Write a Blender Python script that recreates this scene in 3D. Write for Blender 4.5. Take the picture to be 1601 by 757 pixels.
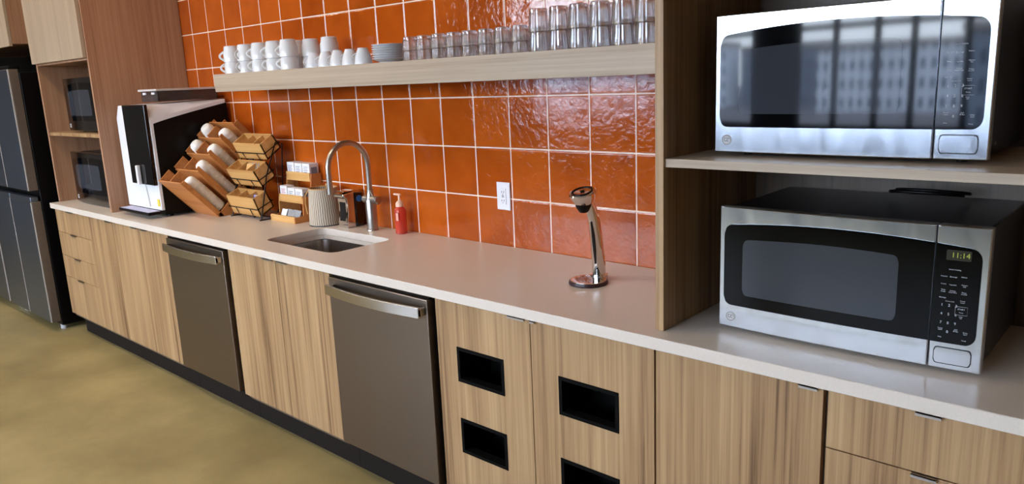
import bpy, bmesh, math, random
from mathutils import Vector, Matrix, Euler
random.seed(7)
for o in list(bpy.data.objects): bpy.data.objects.remove(o)
scn = bpy.context.scene
COL = scn.collection

# ---------------------------------------------------------------- camera
cam_d = bpy.data.cameras.new('camera'); cam = bpy.data.objects.new('camera', cam_d); COL.objects.link(cam)
RX = Vector((0.74284717, 0.66813028, -0.04219021)); RY = Vector((0.11006173, -0.18404754, -0.97673585)); RZ = Vector((-0.6603518, 0.72092193, -0.21025477))
m = Matrix((RX, -RY, -RZ)).transposed().to_4x4(); m.translation = Vector((1.48728544, -2.29419984, 1.60873723))
cam.matrix_world = m
cam_d.sensor_width = 36; cam_d.lens = 1189.82 / 1601 * 36; cam_d.clip_start = 0.02; cam_d.clip_end = 300
scn.camera = cam
scn.view_settings.view_transform = 'Standard'; scn.view_settings.look = 'None'
scn.view_settings.gamma = 1; scn.view_settings.use_curve_mapping = False
scn.view_settings.exposure = 0.0

# ---------------------------------------------------------------- light
scn.cycles.max_bounces = 40; scn.cycles.transmission_bounces = 36; scn.cycles.transparent_max_bounces = 24; scn.cycles.diffuse_bounces = 6
SKY = 20.5
W = bpy.data.worlds.new('sky'); scn.world = W; W.use_nodes = True
wn = W.node_tree.nodes; wl = W.node_tree.links; wn.clear()
wo = wn.new('ShaderNodeOutputWorld'); wb = wn.new('ShaderNodeBackground'); wb.inputs[1].default_value = SKY
wt = wn.new('ShaderNodeTexCoord'); wx = wn.new('ShaderNodeSeparateXYZ'); wr = wn.new('ShaderNodeValToRGB')
wr.color_ramp.elements[0].position = 0.0; wr.color_ramp.elements[0].color = (0.76, 0.87, 1.0, 1)
wr.color_ramp.elements[1].position = 0.7; wr.color_ramp.elements[1].color = (0.50, 0.68, 1.0, 1)
wl.new(wt.outputs['Generated'], wx.inputs[0]); wl.new(wx.outputs[2], wr.inputs[0]); wl.new(wr.outputs[0], wb.inputs[0]); wl.new(wb.outputs[0], wo.inputs[0])
WIN_X0, WIN_X1, WIN_Y, WIN_Z0, WIN_Z1 = -6.2, 1.1, -6.6, 0.95, 3.05
def area(name, loc, size, rot, energy, col, portal=False):
    d = bpy.data.lights.new(name, 'AREA'); d.shape = 'RECTANGLE'; d.size, d.size_y = size; d.energy = energy; d.color = col
    o = bpy.data.objects.new(name, d); COL.objects.link(o); o.location = loc; o.rotation_euler = rot
    if portal: d.cycles.is_portal = True
    return o
area('window_daylight_portal', ((WIN_X0 + WIN_X1) / 2, WIN_Y + .12, (WIN_Z0 + WIN_Z1) / 2), (WIN_X1 - WIN_X0, WIN_Z1 - WIN_Z0), (math.radians(-90), 0, 0), 0, (1, 1, 1), True)
LAMP_W = 15; LAMP_COL = (1.0, 0.84, 0.64)
LAMPS = [(-4.6, -1.6), (-3.0, -1.6), (-1.4, -1.6), (-6.2, -1.6), (-4.6, -3.6), (-2.4, -3.6)]
CEIL = 3.3

# ---------------------------------------------------------------- materials
def lin(c):
    return tuple(((v / 255) / 12.92 if v / 255 <= .04045 else ((v / 255 + .055) / 1.055) ** 2.4) for v in c) + (1,)
def new_mat(name):
    mt = bpy.data.materials.new(name); mt.use_nodes = True
    nt = mt.node_tree; return mt, nt, nt.nodes['Principled BSDF']
def node(nt, t, **k):
    n = nt.nodes.new(t)
    for a, b in k.items(): setattr(n, a, b)
    return n
def mth(nt, op, a, b=None, c=None):
    n = nt.nodes.new('ShaderNodeMath'); n.operation = op
    for i, v in enumerate((a, b, c)):
        if v is None: continue
        if isinstance(v, (int, float)): n.inputs[i].default_value = v
        else: nt.links.new(v, n.inputs[i])
    return n.outputs[0]
def plain(name, col, rough=.5, metal=0., var=.06, scale=30, bump=0., coat=0., trans=0., ior=1.45, spec=None, emit=None):
    """procedural material: base colour with soft noise variation and matching roughness variation"""
    mt, nt, b = new_mat(name)
    tc = node(nt, 'ShaderNodeTexCoord'); nz = node(nt, 'ShaderNodeTexNoise'); nz.inputs['Scale'].default_value = scale; nz.inputs['Detail'].default_value = 4
    nt.links.new(tc.outputs['Object'], nz.inputs['Vector'])
    cr = node(nt, 'ShaderNodeValToRGB'); c = lin(col)
    cr.color_ramp.elements[0].position = .3; cr.color_ramp.elements[1].position = .7
    cr.color_ramp.elements[0].color = tuple(v * (1 - var) for v in c[:3]) + (1,); cr.color_ramp.elements[1].color = tuple(min(1, v * (1 + var)) for v in c[:3]) + (1,)
    nt.links.new(nz.outputs['Fac'], cr.inputs[0]); nt.links.new(cr.outputs[0], b.inputs['Base Color'])
    b.inputs['Roughness'].default_value = rough; b.inputs['Metallic'].default_value = metal
    b.inputs['Coat Weight'].default_value = coat; b.inputs['Transmission Weight'].default_value = trans; b.inputs['IOR'].default_value = ior
    if spec is not None: b.inputs['Specular IOR Level'].default_value = spec
    if emit: b.inputs['Emission Color'].default_value = lin(emit[0]); b.inputs['Emission Strength'].default_value = emit[1]
    if bump:
        bp = node(nt, 'ShaderNodeBump'); bp.inputs['Strength'].default_value = bump; bp.inputs['Distance'].default_value = .002
        nt.links.new(nz.outputs['Fac'], bp.inputs['Height']); nt.links.new(bp.outputs[0], b.inputs['Normal'])
    return mt
def wood(name, dark, mid, light, axis='z', rough=.45, fine=1.0):
    mt, nt, b = new_mat(name)
    tc = node(nt, 'ShaderNodeTexCoord'); oi = node(nt, 'ShaderNodeObjectInfo')
    off = node(nt, 'ShaderNodeVectorMath', operation='ADD'); sc = node(nt, 'ShaderNodeVectorMath', operation='SCALE')
    cmb = node(nt, 'ShaderNodeCombineXYZ')
    for i in range(3): nt.links.new(oi.outputs['Random'], cmb.inputs[i])
    nt.links.new(cmb.outputs[0], sc.inputs[0]); sc.inputs['Scale'].default_value = 7
    nt.links.new(tc.outputs['Object'], off.inputs[0]); nt.links.new(sc.outputs[0], off.inputs[1])
    def noise(a, along, detail=5, dist=0):
        mp = node(nt, 'ShaderNodeMapping'); s = [a, a, a]; s['xyz'.index(axis)] = along; mp.inputs['Scale'].default_value = s
        nt.links.new(off.outputs[0], mp.inputs[0]); n = node(nt, 'ShaderNodeTexNoise'); n.inputs['Scale'].default_value = 1
        n.inputs['Detail'].default_value = detail; n.inputs['Distortion'].default_value = dist; nt.links.new(mp.outputs[0], n.inputs['Vector']); return n.outputs['Fac']
    n1 = noise(14, .55, 5, .35); n2 = noise(85 * fine, .9, 5, .3); n3 = noise(300 * fine, 5, 3)
    s = mth(nt, 'ADD', mth(nt, 'MULTIPLY', n1, .46), mth(nt, 'ADD', mth(nt, 'MULTIPLY', n2, .42), mth(nt, 'MULTIPLY', n3, .17)))
    cr = node(nt, 'ShaderNodeValToRGB'); e = cr.color_ramp.elements
    e[0].position = .38; e[0].color = lin(dark); e[1].position = .68; e[1].color = lin(light)
    k = e.new(.48); k.color = lin(mid); k = e.new(.58); k.color = tuple((x + y) / 2 for x, y in zip(lin(mid), lin(light)))
    nt.links.new(s, cr.inputs[0]); nt.links.new(cr.outputs[0], b.inputs['Base Color'])
    b.inputs['Roughness'].default_value = rough
    bp = node(nt, 'ShaderNodeBump'); bp.inputs['Strength'].default_value = .12; bp.inputs['Distance'].default_value = .001
    nt.links.new(n3, bp.inputs['Height']); nt.links.new(bp.outputs[0], b.inputs['Normal'])
    return mt
def brushed(name, col, rough=.28, axis='x', aniso_scale=400, aniso=0.):
    mt, nt, b = new_mat(name)
    tc = node(nt, 'ShaderNodeTexCoord'); mp = node(nt, 'ShaderNodeMapping'); s = [aniso_scale] * 3; s['xyz'.index(axis)] = 3; mp.inputs['Scale'].default_value = s
    nz = node(nt, 'ShaderNodeTexNoise'); nz.inputs['Scale'].default_value = 1; nz.inputs['Detail'].default_value = 3
    nt.links.new(tc.outputs['Object'], mp.inputs[0]); nt.links.new(mp.outputs[0], nz.inputs['Vector'])
    b.inputs['Base Color'].default_value = lin(col); b.inputs['Metallic'].default_value = 1; b.inputs['Anisotropic'].default_value = aniso
    nt.links.new(mth(nt, 'MULTIPLY_ADD', nz.outputs['Fac'], .16, rough - .08), b.inputs['Roughness'])
    bp = node(nt, 'ShaderNodeBump'); bp.inputs['Strength'].default_value = .015; bp.inputs['Distance'].default_value = .0003
    nt.links.new(nz.outputs['Fac'], bp.inputs['Height']); nt.links.new(bp.outputs[0], b.inputs['Normal'])
    return mt
TW, TH, TZ = .2, .20813, 1.1219
def tile_material():
    mt, nt, b = new_mat('glazed_orange_tile')
    tc = node(nt, 'ShaderNodeTexCoord'); sp = node(nt, 'ShaderNodeSeparateXYZ'); nt.links.new(tc.outputs['Object'], sp.inputs[0])
    u = mth(nt, 'DIVIDE', sp.outputs[0], TW); v = mth(nt, 'DIVIDE', mth(nt, 'SUBTRACT', sp.outputs[2], TZ), TH)
    fu = mth(nt, 'FRACT', u); fv = mth(nt, 'FRACT', v); iu = mth(nt, 'FLOOR', u); iv = mth(nt, 'FLOOR', v)
    du = mth(nt, 'MULTIPLY', mth(nt, 'MINIMUM', fu, mth(nt, 'SUBTRACT', 1, fu)), TW)
    dv = mth(nt, 'MULTIPLY', mth(nt, 'MINIMUM', fv, mth(nt, 'SUBTRACT', 1, fv)), TH)
    # the joints wander a little, as on hand-made tile
    wz = node(nt, 'ShaderNodeTexNoise'); wz.inputs['Scale'].default_value = 25; nt.links.new(tc.outputs['Object'], wz.inputs['Vector'])
    d = mth(nt, 'ADD', mth(nt, 'MINIMUM', du, dv), mth(nt, 'MULTIPLY_ADD', wz.outputs['Fac'], .0012, -.0006))
    grout = mth(nt, 'LESS_THAN', d, .0028)
    cb = node(nt, 'ShaderNodeCombineXYZ'); nt.links.new(iu, cb.inputs[0]); nt.links.new(iv, cb.inputs[1])
    wn_ = node(nt, 'ShaderNodeTexWhiteNoise'); wn_.noise_dimensions = '3D'; nt.links.new(cb.outputs[0], wn_.inputs['Vector'])
    sr = node(nt, 'ShaderNodeSeparateColor'); nt.links.new(wn_.outputs['Color'], sr.inputs[0])
    def n4(scale, detail=3, dist=0.):
        n = node(nt, 'ShaderNodeTexNoise'); n.noise_dimensions = '4D'; n.inputs['Scale'].default_value = scale; n.inputs['Detail'].default_value = detail; n.inputs['Distortion'].default_value = dist
        nt.links.new(tc.outputs['Object'], n.inputs['Vector']); nt.links.new(mth(nt, 'MULTIPLY', wn_.outputs['Value'], 37), n.inputs['W']); return n.outputs['Fac']
    low = n4(6, 2); hi = n4(42, 4, .8); mid = n4(13, 2, .4)
    cr = node(nt, 'ShaderNodeValToRGB'); e = cr.color_ramp.elements
    e[0].position = .25; e[0].color = lin((154, 66, 15)); e[1].position = .8; e[1].color = lin((194, 94, 26))
    nt.links.new(mth(nt, 'ADD', mth(nt, 'MULTIPLY', low, .7), mth(nt, 'MULTIPLY', sr.outputs[0], .3)), cr.inputs[0])
    mx = node(nt, 'ShaderNodeMix'); mx.data_type = 'RGBA'; nt.links.new(grout, mx.inputs['Factor']); nt.links.new(cr.outputs[0], mx.inputs['A']); mx.inputs['B'].default_value = lin((240, 216, 196))
    nt.links.new(mx.outputs['Result'], b.inputs['Base Color'])
    nt.links.new(mth(nt, 'MULTIPLY_ADD', grout, .7, .06), b.inputs['Roughness'])
    edge = node(nt, 'ShaderNodeMapRange'); edge.interpolation_type = 'SMOOTHSTEP'; edge.inputs['From Min'].default_value = .002; edge.inputs['From Max'].default_value = .009; nt.links.new(d, edge.inputs['Value'])
    tilt = mth(nt, 'ADD', mth(nt, 'MULTIPLY', fu, mth(nt, 'SUBTRACT', sr.outputs[1], .5)), mth(nt, 'MULTIPLY', fv, mth(nt, 'SUBTRACT', sr.outputs[2], .5)))
    # glaze relief in metres
    ht = mth(nt, 'ADD', mth(nt, 'MULTIPLY', edge.outputs[0], .0012), mth(nt, 'ADD', mth(nt, 'MULTIPLY', hi, .0013), mth(nt, 'ADD', mth(nt, 'MULTIPLY', mid, .0020), mth(nt, 'MULTIPLY', tilt, .004))))
    bp = node(nt, 'ShaderNodeBump'); bp.inputs['Strength'].default_value = 1; bp.inputs['Distance'].default_value = 1.0
    nt.links.new(ht, bp.inputs['Height']); nt.links.new(bp.outputs[0], b.inputs['Normal'])
    b.inputs['Coat Weight'].default_value = .3; b.inputs['Coat Roughness'].default_value = .03
    return mt
def floor_material():
    mt, nt, b = new_mat('polished_concrete')
    tc = node(nt, 'ShaderNodeTexCoord'); a = node(nt, 'ShaderNodeTexNoise'); a.inputs['Scale'].default_value = 1.6; a.inputs['Detail'].default_value = 8; a.inputs['Roughness'].default_value = .62
    nt.links.new(tc.outputs['Object'], a.inputs['Vector'])
    cr = node(nt, 'ShaderNodeValToRGB'); e = cr.color_ramp.elements; e[0].position = .3; e[0].color = lin((132, 116, 76)); e[1].position = .72; e[1].color = lin((180, 160, 110))
    k = e.new(.5); k.color = lin((156, 138, 92))
    nt.links.new(a.outputs['Fac'], cr.inputs[0]); nt.links.new(cr.outputs[0], b.inputs['Base Color'])
    nt.links.new(mth(nt, 'MULTIPLY_ADD', a.outputs['Fac'], .25, .28), b.inputs['Roughness'])
    return mt
def striped_fibre():
    mt, nt, b = new_mat('pleated_striped_fibre')
    tc = node(nt, 'ShaderNodeTexCoord'); sp = node(nt, 'ShaderNodeSeparateXYZ'); nt.links.new(tc.outputs['Object'], sp.inputs[0])
    ang = mth(nt, 'ARCTAN2', sp.outputs[1], sp.outputs[0])
    nz = node(nt, 'ShaderNodeTexNoise'); nz.inputs['Scale'].default_value = 14; nt.links.new(tc.outputs['Object'], nz.inputs['Vector'])
    ph = mth(nt, 'ADD', mth(nt, 'MULTIPLY', ang, 44), mth(nt, 'ADD', mth(nt, 'MULTIPLY', sp.outputs[2], 28), mth(nt, 'MULTIPLY', nz.outputs['Fac'], 6)))
    s = mth(nt, 'SINE', ph)
    cr = node(nt, 'ShaderNodeValToRGB'); e = cr.color_ramp.elements; e[0].position = .05; e[0].color = lin((92, 74, 60)); e[1].position = .38; e[1].color = lin((205, 190, 170))
    nt.links.new(mth(nt, 'MULTIPLY_ADD', s, .5, .5), cr.inputs[0]); nt.links.new(cr.outputs[0], b.inputs['Base Color']); b.inputs['Roughness'].default_value = .8
    return mt
def building_material(name, wall, glass, du, dv):
    mt, nt, b = new_mat(name)
    tc = node(nt, 'ShaderNodeTexCoord'); sp = node(nt, 'ShaderNodeSeparateXYZ'); nt.links.new(tc.outputs['Object'], sp.inputs[0])
    fu = mth(nt, 'FRACT', mth(nt, 'DIVIDE', mth(nt, 'ADD', sp.outputs[0], 400), du)); fv = mth(nt, 'FRACT', mth(nt, 'DIVIDE', mth(nt, 'ADD', sp.outputs[2], 0), dv))
    inw = mth(nt, 'MULTIPLY', mth(nt, 'LESS_THAN', mth(nt, 'ABSOLUTE', mth(nt, 'SUBTRACT', fu, .5)), .24), mth(nt, 'LESS_THAN', mth(nt, 'ABSOLUTE', mth(nt, 'SUBTRACT', fv, .5)), .27))
    mx = node(nt, 'ShaderNodeMix'); mx.data_type = 'RGBA'; nt.links.new(inw, mx.inputs['Factor']); mx.inputs['A'].default_value = lin(wall); mx.inputs['B'].default_value = lin(glass)
    nt.links.new(mx.outputs['Result'], b.inputs['Base Color']); b.inputs['Roughness'].default_value = .7
    return mt

M = {}
M['oak'] = wood('oak_laminate', (102, 72, 44), (152, 117, 80), (186, 152, 110))
M['oak_h'] = wood('oak_laminate_horizontal', (142, 122, 102), (170, 151, 130), (186, 169, 149), axis='x')
M['oak_pale'] = wood('pale_oak_laminate', (142, 122, 100), (162, 142, 120), (178, 158, 136))
M['oak_brown'] = wood('brown_oak_laminate', (134, 96, 70), (162, 120, 92), (182, 142, 112))
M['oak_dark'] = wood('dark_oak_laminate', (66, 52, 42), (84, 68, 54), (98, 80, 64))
M['bamboo'] = wood('bamboo', (186, 134, 74), (206, 156, 92), (222, 176, 112), axis='x', fine=.6)
M['bamboo_dark'] = wood('caramel_bamboo', (170, 104, 52), (190, 122, 64), (204, 138, 78), axis='x', fine=.6)
M['tile'] = tile_material(); M['floor'] = floor_material()
M['quartz'] = plain('beige_quartz', (214, 202, 190), .3, var=.025, scale=160)
M['plaster'] = plain('white_plaster', (222, 218, 210), .85, scale=8)
M['plaster_dark'] = plain('warm_grey_plaster', (120, 108, 98), .85, scale=8)
M['black'] = plain('black_plastic', (8, 7, 8), .35, spec=.2)
M['black_gloss'] = plain('black_gloss', (5, 6, 9), .05, var=.02, spec=.6)
M['black_dim'] = plain('black_gloss_dimmed', (4, 4, 6), .06, var=.02, spec=.22)  # copy of the black gloss glass, reflections dimmed to darken the lower microwave
M['black_matte'] = plain('matt_black', (5, 5, 5), .7, spec=.1)
def wavy_steel(name, col, rough):
    mt, nt, b = new_mat(name)
    tc = node(nt, 'ShaderNodeTexCoord'); mp = node(nt, 'ShaderNodeMapping'); mp.inputs['Scale'].default_value = (11, 11, 2.2)
    nz = node(nt, 'ShaderNodeTexNoise'); nz.inputs['Scale'].default_value = 1; nz.inputs['Detail'].default_value = 1.5; nz.inputs['Distortion'].default_value = .8
    nt.links.new(tc.outputs['Object'], mp.inputs[0]); nt.links.new(mp.outputs[0], nz.inputs['Vector'])
    b.inputs['Base Color'].default_value = lin(col); b.inputs['Metallic'].default_value = 1; b.inputs['Roughness'].default_value = rough; b.inputs['Anisotropic'].default_value = .85
    bp = node(nt, 'ShaderNodeBump'); bp.inputs['Strength'].default_value = 1; bp.inputs['Distance'].default_value = .004
    nt.links.new(nz.outputs['Fac'], bp.inputs['Height']); nt.links.new(bp.outputs[0], b.inputs['Normal'])
    return mt
M['steel_front'] = wavy_steel('polished_wavy_stainless', (218, 222, 228), .25)
M['steel'] = plain('stainless', (176, 172, 168), .27, metal=1, var=.03, scale=12)
M['handle_steel'] = plain('satin_stainless_bar', (190, 186, 182), .24, metal=1, var=.02, scale=6)
M['steel_dark'] = brushed('dark_stainless', (132, 120, 110), .34)
M['fridge_steel'] = brushed('slate_stainless', (118, 130, 148), .36, axis='z')  # bluish window reflection put into the base colour of the steel
M['fridge_side'] = plain('grey_brown_metal', (112, 100, 90), .4, metal=.4)
M['steel_shade'] = brushed('shaded_stainless', (120, 120, 122), .16)  # shaded copy of the microwave steel, dark reflection put into its colour
M['chrome'] = plain('chrome', (222, 220, 218), .06, metal=1, var=.01)
M['nickel'] = plain('brushed_nickel', (176, 170, 164), .33, metal=1, var=.02, scale=12)
M['mw_shell'] = plain('charcoal_painted_metal', (30, 30, 33), .28, var=.04)
M['mw_window'] = plain('grey_screened_glass', (52, 55, 62), .05, var=.02, scale=5)
M['print'] = plain('pale_print', (196, 200, 206), .5)
M['clock'] = plain('amber_digits', (150, 158, 50), .5, emit=((190, 196, 60), .12))
M['clock_bg'] = plain('dim_display', (44, 42, 28), .2)
M['ceramic'] = plain('white_ceramic', (220, 223, 228), .12, var=.01, coat=.3)
M['white_plastic'] = plain('white_plastic', (226, 226, 232), .3, var=.01)
M['silver_paint'] = plain('silver_grey_plastic', (196, 192, 190), .35, var=.02)
M['paper'] = plain('white_paper_cup', (236, 232, 226), .55, var=.02)
M['card'] = plain('white_card', (222, 222, 228), .6, var=.03)
M['card_grey'] = plain('grey_card', (150, 150, 152), .6)
M['ink'] = plain('grey_ink', (120, 130, 150), .6); M['ink_red'] = plain('red_ink', (180, 60, 60), .6); M['ink_green'] = plain('green_ink', (70, 110, 90), .6)
M['wire'] = plain('black_wire', (24, 18, 16), .35, metal=.6)
M['toe'] = plain('brown_black_toe_kick', (28, 21, 17), .7, spec=.2)
M['rubber'] = plain('dark_plum_rubber', (48, 30, 36), .4)
M['smoke'] = plain('smoked_clear_plastic', (150, 140, 140), .05, trans=.85)
M['pink'] = plain('coral_soap', (238, 92, 72), .08, trans=.5, ior=1.34, var=.03)
M['label'] = plain('pale_coral_label', (236, 170, 150), .5)
M['pump'] = plain('translucent_pump', (240, 200, 176), .35, var=.02)
M['blue'] = plain('blue_badge', (40, 120, 200), .3)
M['yellow'] = plain('yellow_sticker', (220, 200, 70), .5)
M['lilac'] = plain('lilac_printed_paper', (186, 186, 214), .5)
M['purple'] = plain('violet_wrapper', (120, 110, 190), .35)
M['fibre'] = striped_fibre()
M['frame'] = plain('black_window_frame', (22, 22, 24), .5)
M['bld_w'] = building_material('white_facade', (232, 234, 238), (60, 72, 92), 2.6, 2.9)
M['bld_g'] = building_material('grey_facade', (120, 128, 140), (60, 70, 84), 2.2, 3.1)
M['street'] = plain('grey_brown_street', (118, 108, 104), .8, scale=.4)
M['diffuser'] = plain('lamp_diffuser', (255, 236, 205), .5, emit=((255, 214, 160), 6))
def glass_mat():
    mt, nt, b = new_mat('clear_glass')
    nt.nodes.remove(b); g = node(nt, 'ShaderNodeBsdfGlass'); g.inputs['IOR'].default_value = 1.45; g.inputs['Roughness'].default_value = 0.0
    nz = node(nt, 'ShaderNodeTexNoise'); nz.inputs['Scale'].default_value = 60; tc = node(nt, 'ShaderNodeTexCoord'); nt.links.new(tc.outputs['Object'], nz.inputs['Vector'])
    cr = node(nt, 'ShaderNodeValToRGB'); cr.color_ramp.elements[0].color = (.985, .995, 1, 1); cr.color_ramp.elements[1].color = (1, 1, 1, 1)
    nt.links.new(nz.outputs['Fac'], cr.inputs[0]); nt.links.new(cr.outputs[0], g.inputs['Color'])
    tr = node(nt, 'ShaderNodeBsdfTransparent'); tr.inputs[0].default_value = (1, 1, 1, 1); mix = node(nt, 'ShaderNodeMixShader'); mix.inputs[0].default_value = .15
    df = node(nt, 'ShaderNodeBsdfGlossy'); df.inputs[0].default_value = (.95, .97, 1, 1); df.inputs[1].default_value = .18; m2 = node(nt, 'ShaderNodeMixShader'); m2.inputs[0].default_value = .2
    nt.links.new(g.outputs[0], m2.inputs[1]); nt.links.new(df.outputs[0], m2.inputs[2])
    nt.links.new(m2.outputs[0], mix.inputs[1]); nt.links.new(tr.outputs[0], mix.inputs[2]); nt.links.new(mix.outputs[0], nt.nodes['Material Output'].inputs[0])
    return mt
M['glass'] = glass_mat()

# ---------------------------------------------------------------- mesh helpers
class MB:
    def __init__(s): s.v = []; s.f = []; s.sm = []
    def add(s, vs, fs, smooth=False):
        k = len(s.v); s.v += [Vector(p) for p in vs]; s.f += [tuple(i + k for i in f) for f in fs]; s.sm += [smooth] * len(fs); return s
    def box(s, x0, x1, y0, y1, z0, z1):
        x0, x1 = min(x0, x1), max(x0, x1); y0, y1 = min(y0, y1), max(y0, y1); z0, z1 = min(z0, z1), max(z0, z1)
        return s.add([(x0, y0, z0), (x1, y0, z0), (x1, y1, z0), (x0, y1, z0), (x0, y0, z1), (x1, y0, z1), (x1, y1, z1), (x0, y1, z1)],
                     [(0, 3, 2, 1), (4, 5, 6, 7), (0, 1, 5, 4), (1, 2, 6, 5), (2, 3, 7, 6), (3, 0, 4, 7)])
    def prism(s, poly, axis, a0, a1):
        """poly: 2D points; axis x -> poly in (y,z); y -> (x,z); z -> (x,y)"""
        def P(p, a): return {'x': (a, p[0], p[1]), 'y': (p[0], a, p[1]), 'z': (p[0], p[1], a)}[axis]
        n = len(poly)
        return s.add([P(p, a0) for p in poly] + [P(p, a1) for p in poly],
                     [tuple(range(n))[::-1], tuple(range(n, 2 * n))] + [(i, (i + 1) % n, (i + 1) % n + n, i + n) for i in range(n)])
    def lathe(s, prof, c=(0, 0, 0), n=32, closed=True, mat=None):
        """prof: (r,z) list, r may be 0 at the ends"""
        vs = []; idx = []
        mt = mat or Matrix.Identity(3); c = Vector(c)
        for r, z in prof:
            if r < 1e-6: idx.append([len(vs)]); vs.append(c + mt @ Vector((0, 0, z)))
            else:
                idx.append(list(range(len(vs), len(vs) + n)))
                vs += [c + mt @ Vector((r * math.cos(2 * math.pi * i / n), r * math.sin(2 * math.pi * i / n), z)) for i in range(n)]
        fs = []
        for a, b in zip(idx, idx[1:]):
            for i in range(n):
                j = (i + 1) % n
                if len(a) == 1 and len(b) == 1: continue
                if len(a) == 1: fs.append((a[0], b[j], b[i]))
                elif len(b) == 1: fs.append((a[i], a[j], b[0]))
                else: fs.append((a[i], a[j], b[j], b[i]))
        return s.add(vs, fs, True)
    def cyl(s, p0, p1, r, n=20, r1=None):
        p0, p1 = Vector(p0), Vector(p1); d = p1 - p0; L = d.length; q = d.to_track_quat('Z', 'Y').to_matrix(); r1 = r if r1 is None else r1
        k = len(s.v)
        vs = [p0 + q @ Vector((r * math.cos(2 * math.pi * i / n), r * math.sin(2 * math.pi * i / n), 0)) for i in range(n)]
        vs += [p0 + q @ Vector((r1 * math.cos(2 * math.pi * i / n), r1 * math.sin(2 * math.pi * i / n), L)) for i in range(n)]
        s.add(vs, [(i, (i + 1) % n, (i + 1) % n + n, i + n) for i in range(n)], True)
        s.f += [tuple(range(k, k + n))[::-1], tuple(range(k + n, k + 2 * n))]; s.sm += [False, False]; return s
    def tube(s, pts, r, n=14, radii=None):
        pts = [Vector(p) for p in pts]; k = len(s.v); up = None; vs = []
        for i, p in enumerate(pts):
            t = (pts[min(i + 1, len(pts) - 1)] - pts[max(i - 1, 0)]).normalized()
            if up is None: up = Vector((0, 0, 1)) if abs(t.z) < .9 else Vector((1, 0, 0))
            a = (up - t * up.dot(t)).normalized(); b = t.cross(a); up = a
            R = radii[i] if radii else r
            if not isinstance(R, tuple): R = (R, R)
            vs += [p + a * R[0] * math.cos(2 * math.pi * j / n) + b * R[1] * math.sin(2 * math.pi * j / n) for j in range(n)]
        fs = [(i * n + j, i * n + (j + 1) % n, (i + 1) * n + (j + 1) % n, (i + 1) * n + j) for i in range(len(pts) - 1) for j in range(n)]
        s.add(vs, fs, True)
        s.f += [tuple(range(k, k + n))[::-1], tuple(range(k + (len(pts) - 1) * n, k + len(pts) * n))]; s.sm += [False, False]; return s
    def strip(s, u0, u1, bot, top, yf, yb, n=24):
        """slab between the curves bot(u) and top(u) in the x,z plane; yf(u) front and yb(u) back depth"""
        us = [u0 + (u1 - u0) * i / n for i in range(n + 1)]
        vs = []
        for u in us:
            a, b = bot(u), top(u); vs += [(u, yf(u), a), (u, yf(u), b), (u, yb(u), b), (u, yb(u), a)]
        fs = []; k = len(s.v)
        s.add(vs, [(4 * i, 4 * i + 4, 4 * i + 5, 4 * i + 1) for i in range(n)], True)
        for i in range(n):
            a = 4 * i + k; b = a + 4
            s.f += [(a + 1, b + 1, b + 2, a + 2), (a + 2, b + 2, b + 3, a + 3), (a + 3, b + 3, b, a)]; s.sm += [False] * 3
        s.f += [(k, k + 1, k + 2, k + 3), (k + 4 * n, k + 4 * n + 3, k + 4 * n + 2, k + 4 * n + 1)]; s.sm += [False] * 2
        return s
    def xf(s, fn):
        s.v = [Vector(fn(p)) for p in s.v]; return s
    def build(s, name, mat, parent=None, bevel=0., seg=2):
        org = ORG.get(parent.name, Vector()) if parent else Vector()
        me = bpy.data.meshes.new(name); me.from_pydata([tuple(v - org) for v in s.v], [], s.f)
        me.polygons.foreach_set('use_smooth', s.sm)
        bm = bmesh.new(); bm.from_mesh(me); bmesh.ops.recalc_face_normals(bm, faces=bm.faces); bm.to_mesh(me); bm.free()
        me.materials.append(mat); me.set_sharp_from_angle(angle=math.radians(38)); me.update()
        o = bpy.data.objects.new(name, me); COL.objects.link(o)
        if parent: o.parent = parent; ORG[o.name] = org
        if bevel:
            bv = o.modifiers.new('bevel', 'BEVEL'); bv.width = bevel; bv.segments = seg; bv.limit_method = 'ANGLE'; bv.angle_limit = math.radians(40)
            wnm = o.modifiers.new('wn', 'WEIGHTED_NORMAL'); wnm.keep_sharp = True
        return o
ORG = {}
def tag(o, label=None, cat=None, group=None, kind=None):
    if label: o['label'] = label
    if cat: o['category'] = cat
    if group: o['group'] = group
    if kind: o['kind'] = kind
    return o
def thing(name, label, cat, loc=(0, 0, 0), group=None):
    o = bpy.data.objects.new(name, None); COL.objects.link(o); o.location = loc; o.empty_display_size = .05
    ORG[o.name] = Vector(loc); return tag(o, label, cat, group)
def struct(name, mb, mat, bevel=0.): return tag(mb.build(name, mat, None, bevel), kind='structure')
def copy_tree(o, label=None, parent=None):
    c = o.copy(); COL.objects.link(c)
    if parent: c.parent = parent
    if label: c['label'] = label
    for ch in list(o.children): copy_tree(ch, None, c)
    return c
def B(*a): return MB().box(*a)
def text_mesh(mb, txt, size, fn, align='CENTER'):
    """letters lying in the x,z plane; fn maps (x,z) of the letters to a world point; they get a small thickness"""
    c = bpy.data.curves.new('t', 'FONT'); c.body = txt; c.size = size; c.align_x = align; c.align_y = 'CENTER'; c.resolution_u = 2
    o = bpy.data.objects.new('t', c); COL.objects.link(o); dg = bpy.context.evaluated_depsgraph_get(); dg.update()
    me = bpy.data.meshes.new_from_object(o.evaluated_get(dg)); vs = [fn(v.co.x, v.co.y) for v in me.vertices]
    mb.add(vs, [tuple(p.vertices) for p in me.polygons]); bpy.data.objects.remove(o); bpy.data.curves.remove(c); bpy.data.meshes.remove(me)

CT = .92          # counter top height
CB = .885
DF = -.612        # cabinet door front plane

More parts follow.
